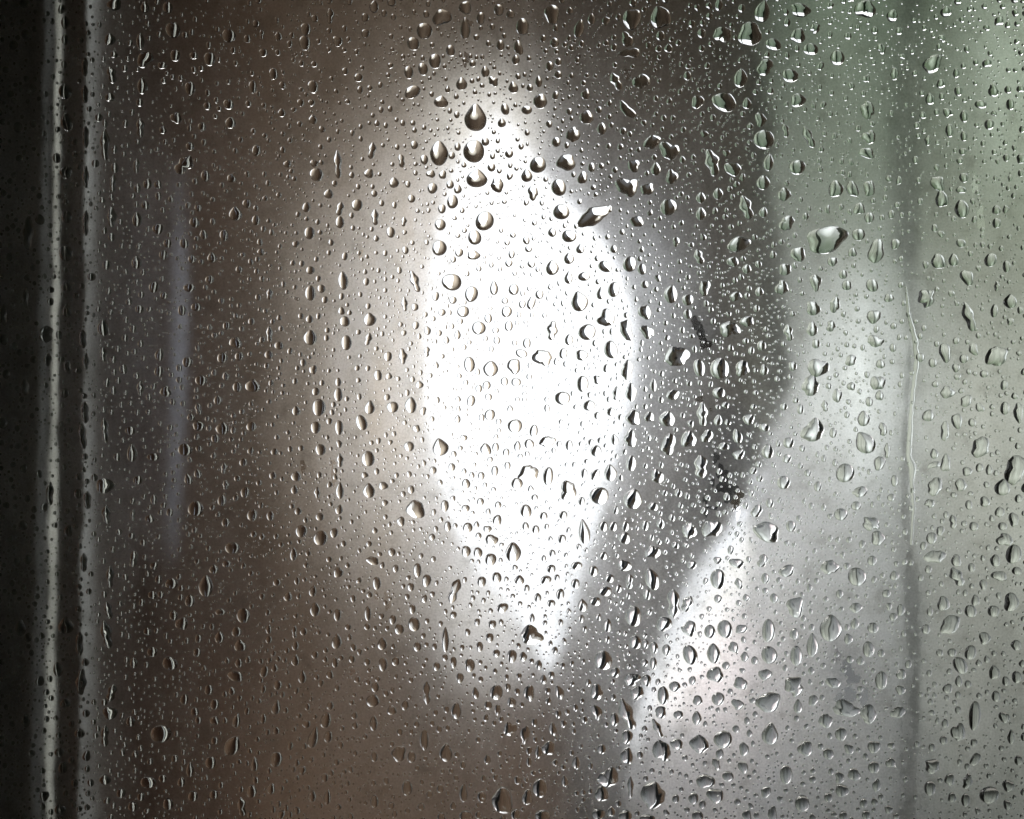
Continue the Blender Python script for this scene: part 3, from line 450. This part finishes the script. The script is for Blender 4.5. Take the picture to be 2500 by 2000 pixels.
# smaller drops fill the pane between the placed ones, at the density each part of the photo shows
CELL = 40; grid = {}
def put(dr):
    r = max(dr[2], dr[3]) / 2
    for gx in range(int((dr[0] - r) // CELL), int((dr[0] + r) // CELL) + 1):
        for gy in range(int((dr[1] - r) // CELL), int((dr[1] + r) // CELL) + 1):
            grid.setdefault((gx, gy), []).append(dr)
def free(x, y, w, h, gap):
    r = max(w, h) / 2 + 3
    for gx in range(int((x - r) // CELL), int((x + r) // CELL) + 1):
        for gy in range(int((y - r) // CELL), int((y + r) // CELL) + 1):
            for q in grid.get((gx, gy), ()):
                dx, dy = (x - q[0]) / ((q[2] + w) / 2 + gap), (y - q[1]) / ((q[3] + h) / 2 + gap)
                if q[4]: 
                    rr = (max(q[2], q[3]) * .55 + w / 2 + gap); 
                    if dx * dx + dy * dy < 1 or math.hypot(x - q[0], y - q[1]) < min(rr, (q[2] + q[3]) / 4 + w / 2 + gap): return False
                elif dx * dx + dy * dy < 1: return False
    return True
big = []
for dr in DROPS:                 # trim those that would run into a neighbour
    tries = 0
    while not free(dr[0], dr[1], dr[2] * .92, dr[3] * .92, 0) and tries < 5:
        dr[2] *= .9; dr[3] *= .9; tries += 1
    if tries < 5: big.append(dr); put(dr)
def lerp_table(x, tab):
    for (a, va), (b, vb) in zip(tab, tab[1:]):
        if x <= b: return va + (vb - va) * max(0, (x - a)) / (b - a)
    return tab[-1][1]
def density(x, y):
    d = lerp_table(x, [(-400, .8), (0, .8), (110, .8), (240, 1.1), (500, .9), (800, .85), (1100, 1.0), (1500, 1.25), (1900, 1.3), (2160, 1.0), (2230, .4), (2290, 1.0), (2900, 1.0)])
    if 1050 < x < 1500 and 500 < y < 1450: d *= .9
    if x < 900 and y < 350: d *= .8
    return d
small = []
def scatter(n, lo, hi, gap, pw=2.0, asp=(.95, 1.35), box_=(-400, 2900, -400, 2400)):
    k = 0; tries = 0
    while k < n and tries < n * 12:
        tries += 1
        x, y = random.uniform(box_[0], box_[1]), random.uniform(box_[2], box_[3])
        if random.random() > density(x, y) / 1.3: continue
        w = lo + (hi - lo) * random.random() ** pw
        inside = -30 < x < 2530 and -30 < y < 2030
        if inside and w > 18 and random.random() < .6: continue
        h = w * random.uniform(*asp)
        if not free(x, y, w, h, gap): continue
        ty = 'r'
        if w > 11: ty = random.choice('rrrti' if x < 1550 else 'rrtiq')
        dr = [x, y, w, h, random.uniform(-12, 12) if w > 9 else 0., ty]
        small.append(dr); put(dr); k += 1
scatter(2300, 12, 24, 3.0, 1.6)
scatter(5200, 6.5, 14, 2.6, 1.3, box_=(-200, 2700, -200, 2200))
scatter(9500, 3.4, 6.5, 1.6, 1.0, box_=(-150, 2650, -150, 2150))

# beads strung in loose level rows low on the left, as in the photo
for _ in range(150):
    x0, y0 = random.uniform(240, DB - 60), random.uniform(700, 1980)
    for j in range(random.randint(3, 7)):
        x = x0 + j * random.uniform(6, 10); y = y0 + random.uniform(-1.6, 1.6); w = random.uniform(2.8, 4.6)
        if free(x, y, w, w, .8): dr = [x, y, w, w, 0., 'r']; small.append(dr); put(dr)

# ------------------------------------------------------------------ drop geometry
def dome(dr, n, rings):
    pts = outline(dr, n); cx, cy = sum(p[0] for p in pts) / n, sum(p[1] for p in pts) / n
    w, h = dr[2] / 2, dr[3] / 2
    seed = random.Random(int(dr[0] * 13 + dr[1] * 7))
    th = R(seed.uniform(82, 88)) if max(w, h) < 24 else R(seed.uniform(79, 87))
    if dr[5] == 'q': th *= .85
    Rm = min(w, h) ** .72 * max(w, h) ** .28 * 1.32
    sag = .10 * h if h > 6 else 0
    V = [(X(p[0]), 0.0, Z(p[1])) for p in pts]; F = []
    for j in range(1, rings):
        # rings crowd towards the steep rim
        q = math.cos(j / rings * math.pi / 2)
        z = Rm * (math.sqrt(max(0, 1 - (q * math.sin(th)) ** 2)) - math.cos(th)) / math.sin(th)
        s = sag * (1 - q)
        lump = 1.0
        for i, p in enumerate(pts):
            if dr[5] in 'iq' and j > 0:       # uneven skin on the ragged drops
                # soften towards a rounder shape further up
                rr = math.hypot(p[0] - cx, p[1] - cy); an = math.atan2(p[1] - cy, p[0] - cx)
                base = (w + h) / 2 * .95; blend = (1 - q) * .6; rr = rr * (1 - blend) + base * blend * min(1.0, rr / base + .1)
                V.append((X(cx + math.cos(an) * rr * q), -z * S, Z(cy + math.sin(an) * rr * q + s)))
            else:
                V.append((X(cx + (p[0] - cx) * q), -z * S, Z(cy + (p[1] - cy) * q + s)))
    V.append((X(cx), -Rm * (1 - math.cos(th)) / math.sin(th) * S, Z(cy + sag)))
    for j in range(rings - 1):
        for i in range(n):
            a, b = j * n + i, j * n + (i + 1) % n
            F.append((a, b, b + n, a + n))
    top = len(V) - 1
    for i in range(n): F.append(((rings - 1) * n + i, (rings - 1) * n + (i + 1) % n, top))
    return pts, V, F

def zone(x, y):
    """where in the photo a drop sits, in few words that can be found again"""
    if x < 110: return "on black strip at far left edge"
    if x < 165: return "between the two pale upright strips"
    if x < 245: return "along the duller pale upright strip"
    if x < 380: return "close beside the two pale strips"
    if x < 480: return "beside the faint blue upright streak"
    if ((x - 1290) / 235) ** 2 + ((y - 930) / 560) ** 2 < 1:
        return "on " + ("top" if y < 650 else "middle" if y < 1100 else "bottom") + " of the white glow"
    if x < 860: return "on " + ("upper" if y < 500 else "middle" if y < 1200 else "lower") + " dark brown left area"
    if x < 1130: return "above left of the white glow" if y < 500 else "on beige left rim of white glow" if y < 1150 else "below left of the white glow" if y < 1600 else "on brown area under white glow"
    if y < 480 and x < 1480: return "just above the white glow"
    if y < 950 and x < 1850: return "on " + ("upper" if y < 420 else "lower") + " dark area beyond the glow"
    if x < 1750 and y < 1400: return "on slate grey band beside the glow"
    if x < 1480: return "on grey area below glow's tip"
    if x < 2190:
        return "on " + ("green grey upper" if y < 700 else "bright silver" if y < 1350 else "smooth grey lower" if y < 1700 else "bottom grey") + " area" + (" near the glow" if x < 1900 else " near dark streak")
    return "beyond the dark streak, " + ("at top" if y < 450 else "upper half" if y < 950 else "lower half" if y < 1500 else "at bottom")
SHAPE = {'r': 'round', 't': 'pear-shaped', 'b': 'long waisted', 'i': 'lopsided', 'q': 'ragged'}
def size_word(a): return 'very large' if a > 2600 else 'large' if a > 1500 else 'medium' if a > 950 else 'smaller'
def lean(dr):
    if dr[3] > dr[2] * 1.5: s = 'tall '
    elif dr[2] > dr[3] * 1.25: s = 'wide '
    else: s = ''
    if abs(dr[4]) >= 15: s += 'right-leaning ' if dr[4] > 0 else 'left-leaning '
    return s
big.sort(key=lambda q: -q[2] * q[3])
vis = [q for q in big if -5 < q[0] < 2505 and -5 < q[1] < 2005]
single = vis[:300]; ids = {id(q) for q in single}
rest = [q for q in big if id(q) not in ids] + small
ORD = ["topmost such"] + [f"{k}{'nd' if k == 2 else 'rd' if k == 3 else 'th'} from top" for k in range(2, 40)]
buckets = {}
for q in single:
    q.append((size_word(q[2] * q[3]), lean(q), SHAPE[q[5]], zone(q[0], q[1])))
    buckets.setdefault(q[6], []).append(q)
def label_of(q):
    sz, ln, sh, zn = q[6]; b = sorted(buckets[q[6]], key=lambda t: t[1])
    s = f"{sz} {ln}{sh} drop {zn}"
    if len(b) > 1:
        i = b.index(q)
        s += ", lowest such" if i == len(b) - 1 and len(b) > 2 else ", upper of two" if (len(b) == 2 and i == 0) else ", lower of two" if len(b) == 2 else ", " + ORD[i]
    return s
footprints = []
for q in single:
    n = 40 if max(q[2], q[3]) > 28 else 30
    pts, V, F = dome(q, n, 12); footprints.append(pts)
    cx, cz = X(q[0]), Z(q[1])
    o = mesh_obj("water_drop", [(a - cx, b, c_ - cz) for a, b, c_ in V], F, WATER, smooth=True)
    o.location = (cx, 0, cz); tag(o, label_of(q), "water drop", "water drops on the misted pane")
AV, AF = [], []
for q in rest:
    m = max(q[2], q[3]); n, rg = (8, 4) if m < 6.5 else (12, 6) if m < 13 else (22, 9)
    pts, V, F = dome(q, n, rg); footprints.append(pts); o0 = len(AV)
    AV += V; AF += [tuple(i + o0 for i in f_) for f_ in F]
so = mesh_obj("small_drops", AV, AF, WATER, smooth=True); tag(so, "countless small clear droplets sprinkled over the whole misted pane", "droplets", kind='stuff')

# ------------------------------------------------------------------ runnel of water and wiped marks in the mist
def ribbon(path, jl=.72, jh=1.2):                # path: x, y, half width left, half width right
    Lp, Rp = [], []
    for i in range(len(path) - 1):
        (x0, y0, a0, b0), (x1, y1, a1, b1) = path[i], path[i + 1]
        m = max(2, int(abs(y1 - y0) / 9))
        for j in range(m):
            t = j / m; x, y, a, b = x0 + (x1 - x0) * t, y0 + (y1 - y0) * t, a0 + (a1 - a0) * t, b0 + (b1 - b0) * t
            Lp.append((x - a * random.uniform(jl, jh), y)); Rp.append((x + b * random.uniform(jl, jh), y))
    return Lp, Rp
run = [(2212, 700, 2, 2), (2218, 770, 4, 6), (2233, 830, 6, 9), (2238, 880, 6, 8), (2231, 930, 4, 7), (2225, 990, 4, 7), (2221, 1060, 6, 8), (2219, 1110, 7, 8), (2227, 1145, 8, 13), (2226, 1175, 6, 7), (2230, 1240, 4, 6), (2224, 1340, 3, 4)]
Lp, Rp = ribbon(run); m = len(Lp)
pts = Lp + Rp[::-1]; footprints.append(pts)
V = []; F = []
for i in range(m):
    (xl, y), (xr, _) = Lp[i], Rp[i]; hw = (xr - xl) / 2
    for k in range(9):
        t = -1 + 2 * k / 8; V.append((X((xl + xr) / 2 + hw * t), -hw * 1.0 * math.sqrt(max(0, 1 - t * t)) * S, Z(y)))
for i in range(m - 1):
    for k in range(8): a = i * 9 + k; F.append((a, a + 1, a + 10, a + 9))
rn = mesh_obj("water_runnel", V, F, WATER, smooth=True); tag(rn, "thin bright runnel of water trickling down the middle of the dark streak", "water trickle")

wiped = []; streaks = []
def wipe(path):
    a, b = ribbon(path, .6, 1.4); streaks.append(a + b[::-1])
def blot(x, y, w, h, n=22, rough=.35):
    ph = [random.uniform(0, 6.3) for _ in range(4)]
    wiped.append([(x + w / 2 * (1 + rough * (.5 * math.sin(2 * t + ph[0]) + .5 * math.sin(3 * t + ph[1]) + .4 * math.sin(5 * t + ph[2])) + random.uniform(-.1, .1)) * math.cos(t),
                   y + h / 2 * (1 + rough * (.5 * math.sin(2 * t + ph[0]) + .5 * math.sin(3 * t + ph[1]) + .4 * math.sin(5 * t + ph[2])) + random.uniform(-.1, .1)) * math.sin(t)) for t in [2 * math.pi * i / n for i in range(n)]])
wipe([(2220, 1336, 1, 2), (2222, 1352, 8, 12), (2222, 1400, 16, 18), (2224, 1480, 16, 20), (2228, 1560, 18, 18), (2232, 1600, 12, 16), (2236, 1622, 3, 3)])
wipe([(2238, 1625, 2, 3), (2236, 1645, 8, 20), (2242, 1700, 18, 20), (2244, 1760, 20, 20), (2238, 1810, 18, 14), (2226, 1870, 18, 12), (2222, 1930, 14, 14), (2222, 2040, 18, 14)])
wipe([(2208, 700, 6, 4), (2211, 800, 10, 5), (2218, 870, 6, 8), (2213, 960, 9, 5), (2209, 1060, 12, 6), (2208, 1130, 14, 8), (2212, 1220, 12, 8), (2216, 1330, 8, 6)])
for a in [(1748, 1118, 14, 30), (1758, 1150, 18, 34), (1768, 1180, 42, 48), (1790, 1205, 48, 48), (1800, 1240, 18, 46), (1740, 1178, 10, 24), (1776, 1222, 16, 16), (1722, 1220, 14, 16), (1724, 1245, 10, 36), (1738, 1240, 30, 10),
          (1698, 790, 24, 30), (1712, 815, 20, 40), (1722, 840, 26, 30), (1708, 975, 18, 18), (1735, 1000, 8, 8),
          (2045, 1600, 14, 34), (2068, 1630, 34, 40), (2082, 1655, 40, 30), (2072, 1690, 28, 30), (2062, 1706, 50, 30), (2110, 1700, 26, 44),
          (1140, 60, 24, 30), (1138, 145, 16, 34), (1410, 145, 14, 26), (1532, 180, 18, 24),
          (880, 620, 10, 24), (812, 1130, 14, 16), (945, 1470, 16, 46), (740, 1140, 14, 30), (815, 1162, 16, 40), (920, 1455, 14, 20), (860, 1640, 12, 16), (725, 730, 12, 10),
          (2395, 540, 22, 70), (2380, 450, 14, 50), (2360, 600, 10, 40), (2480, 1120, 24, 60)]: blot(*a)

for _ in range(46):
    yy = random.choice([random.uniform(1340, 2010), random.uniform(1600, 2010)]); sd = random.choice((-1, 1))
    x0 = 2226 + 12 * math.sin(yy * .011) + sd * random.uniform(14, 36); n0 = len(wiped)
    blot(x0, yy, random.uniform(7, 20), random.uniform(10, 30), 14, .5); streaks.append(wiped.pop())
# ------------------------------------------------------------------ the pane: front skin cut round every drop
pane = empty("misted_pane", (0, .002, OZ0)); tag(pane, "misted window pane covered in water drops, filling the whole view", "window pane")
vs = []; fc = []; kind = []
A, B, Cc, Dd = (-430, 2430), (2930, 2430), (2930, -430), (-430, -430)
def addpoly(p, k):
    p = ccw(p)
    fc.append(list(range(len(vs), len(vs) + len(p)))); vs.extend(Vector((q[0], q[1])) for q in p); kind.append(k)
addpoly([A, B, Cc, Dd], 0)
for p in footprints: addpoly(p, 1)
for p in wiped: addpoly(p, 2)
for p in streaks: addpoly(p, 3)
r = geometry.delaunay_2d_cdt(vs, [], fc, 0, 1e-5, True)
co, tri, org = r[0], r[2], r[5]
T, M = [], []
for t, o in zip(tri, org):
    ks = {kind[i] for i in o}
    if not ks or 1 in ks: continue
    T.append(tuple(t)); M.append(1 if 2 in ks else 2 if 3 in ks else 0)
fl = mesh_obj("mist_film", [(X(p[0]), 0.0, Z(p[1])) for p in co], T, None, mats=[FILM, WIPED, HALF], midx=M)
fl.parent = pane; fl.matrix_parent_inverse.identity(); fl.location = (0, -.002, -OZ0); tag(fl, "grey mist film with wiped clear marks")
# normals must face the camera
nrm = fl.data.polygons[0].normal
if nrm.y > 0: fl.data.flip_normals()
for o in [so, rn] + [o for o in scene.objects if o.name.startswith("water_drop")]:
    if o.name.startswith("water_drop") or o is so:
        p0 = o.data.polygons[len(o.data.polygons) - 1]
        if p0.normal.y > 0: o.data.flip_normals()
    elif o.data.polygons[4].normal.y > 0: o.data.flip_normals()
x0, x1, z0, z1 = X(-430), X(2930), Z(2430), Z(-430); y1 = .004
V = [(x0, 0, z0), (x1, 0, z0), (x1, 0, z1), (x0, 0, z1), (x0, y1, z0), (x1, y1, z0), (x1, y1, z1), (x0, y1, z1)]
gb = mesh_obj("glass_body", V, [(4, 5, 6, 7)[::-1], (0, 4, 5, 1)[::-1], (1, 5, 6, 2)[::-1], (2, 6, 7, 3)[::-1], (3, 7, 4, 0)[::-1]], GLASS)
import bmesh
bm = bmesh.new(); bm.from_mesh(gb.data)
for f_ in bm.faces:
    cc = f_.calc_center_median() - Vector((0, y1 / 2, Z0))
    if f_.normal.dot(cc) < 0: f_.normal_flip()
bm.to_mesh(gb.data); bm.free()
gb.parent = pane; gb.location = (0, -.002, -OZ0)
# ------------------------------------------------------------------ the loft window slopes back and faces the sky
from mathutils import Matrix
TILT = Matrix.Translation((0, 0, LIFT)) @ Matrix.Translation((0, 0, Z0)) @ Matrix.Rotation(R(SLOPE), 4, 'X') @ Matrix.Translation((0, 0, -Z0))
bpy.context.view_layer.update()
for o in list(scene.objects):
    if o.parent is None and o is not g and o is not sun: o.matrix_world = TILT @ o.matrix_world
v, f = box(-1.7, 1.7, -3.2, -.9, 0.002, 1.6); hw_ = mesh_obj("house_wall", v, f, DARK); tag(hw_, kind='structure')
print("DROPS", len(single), len(rest), "film tris", len(T))
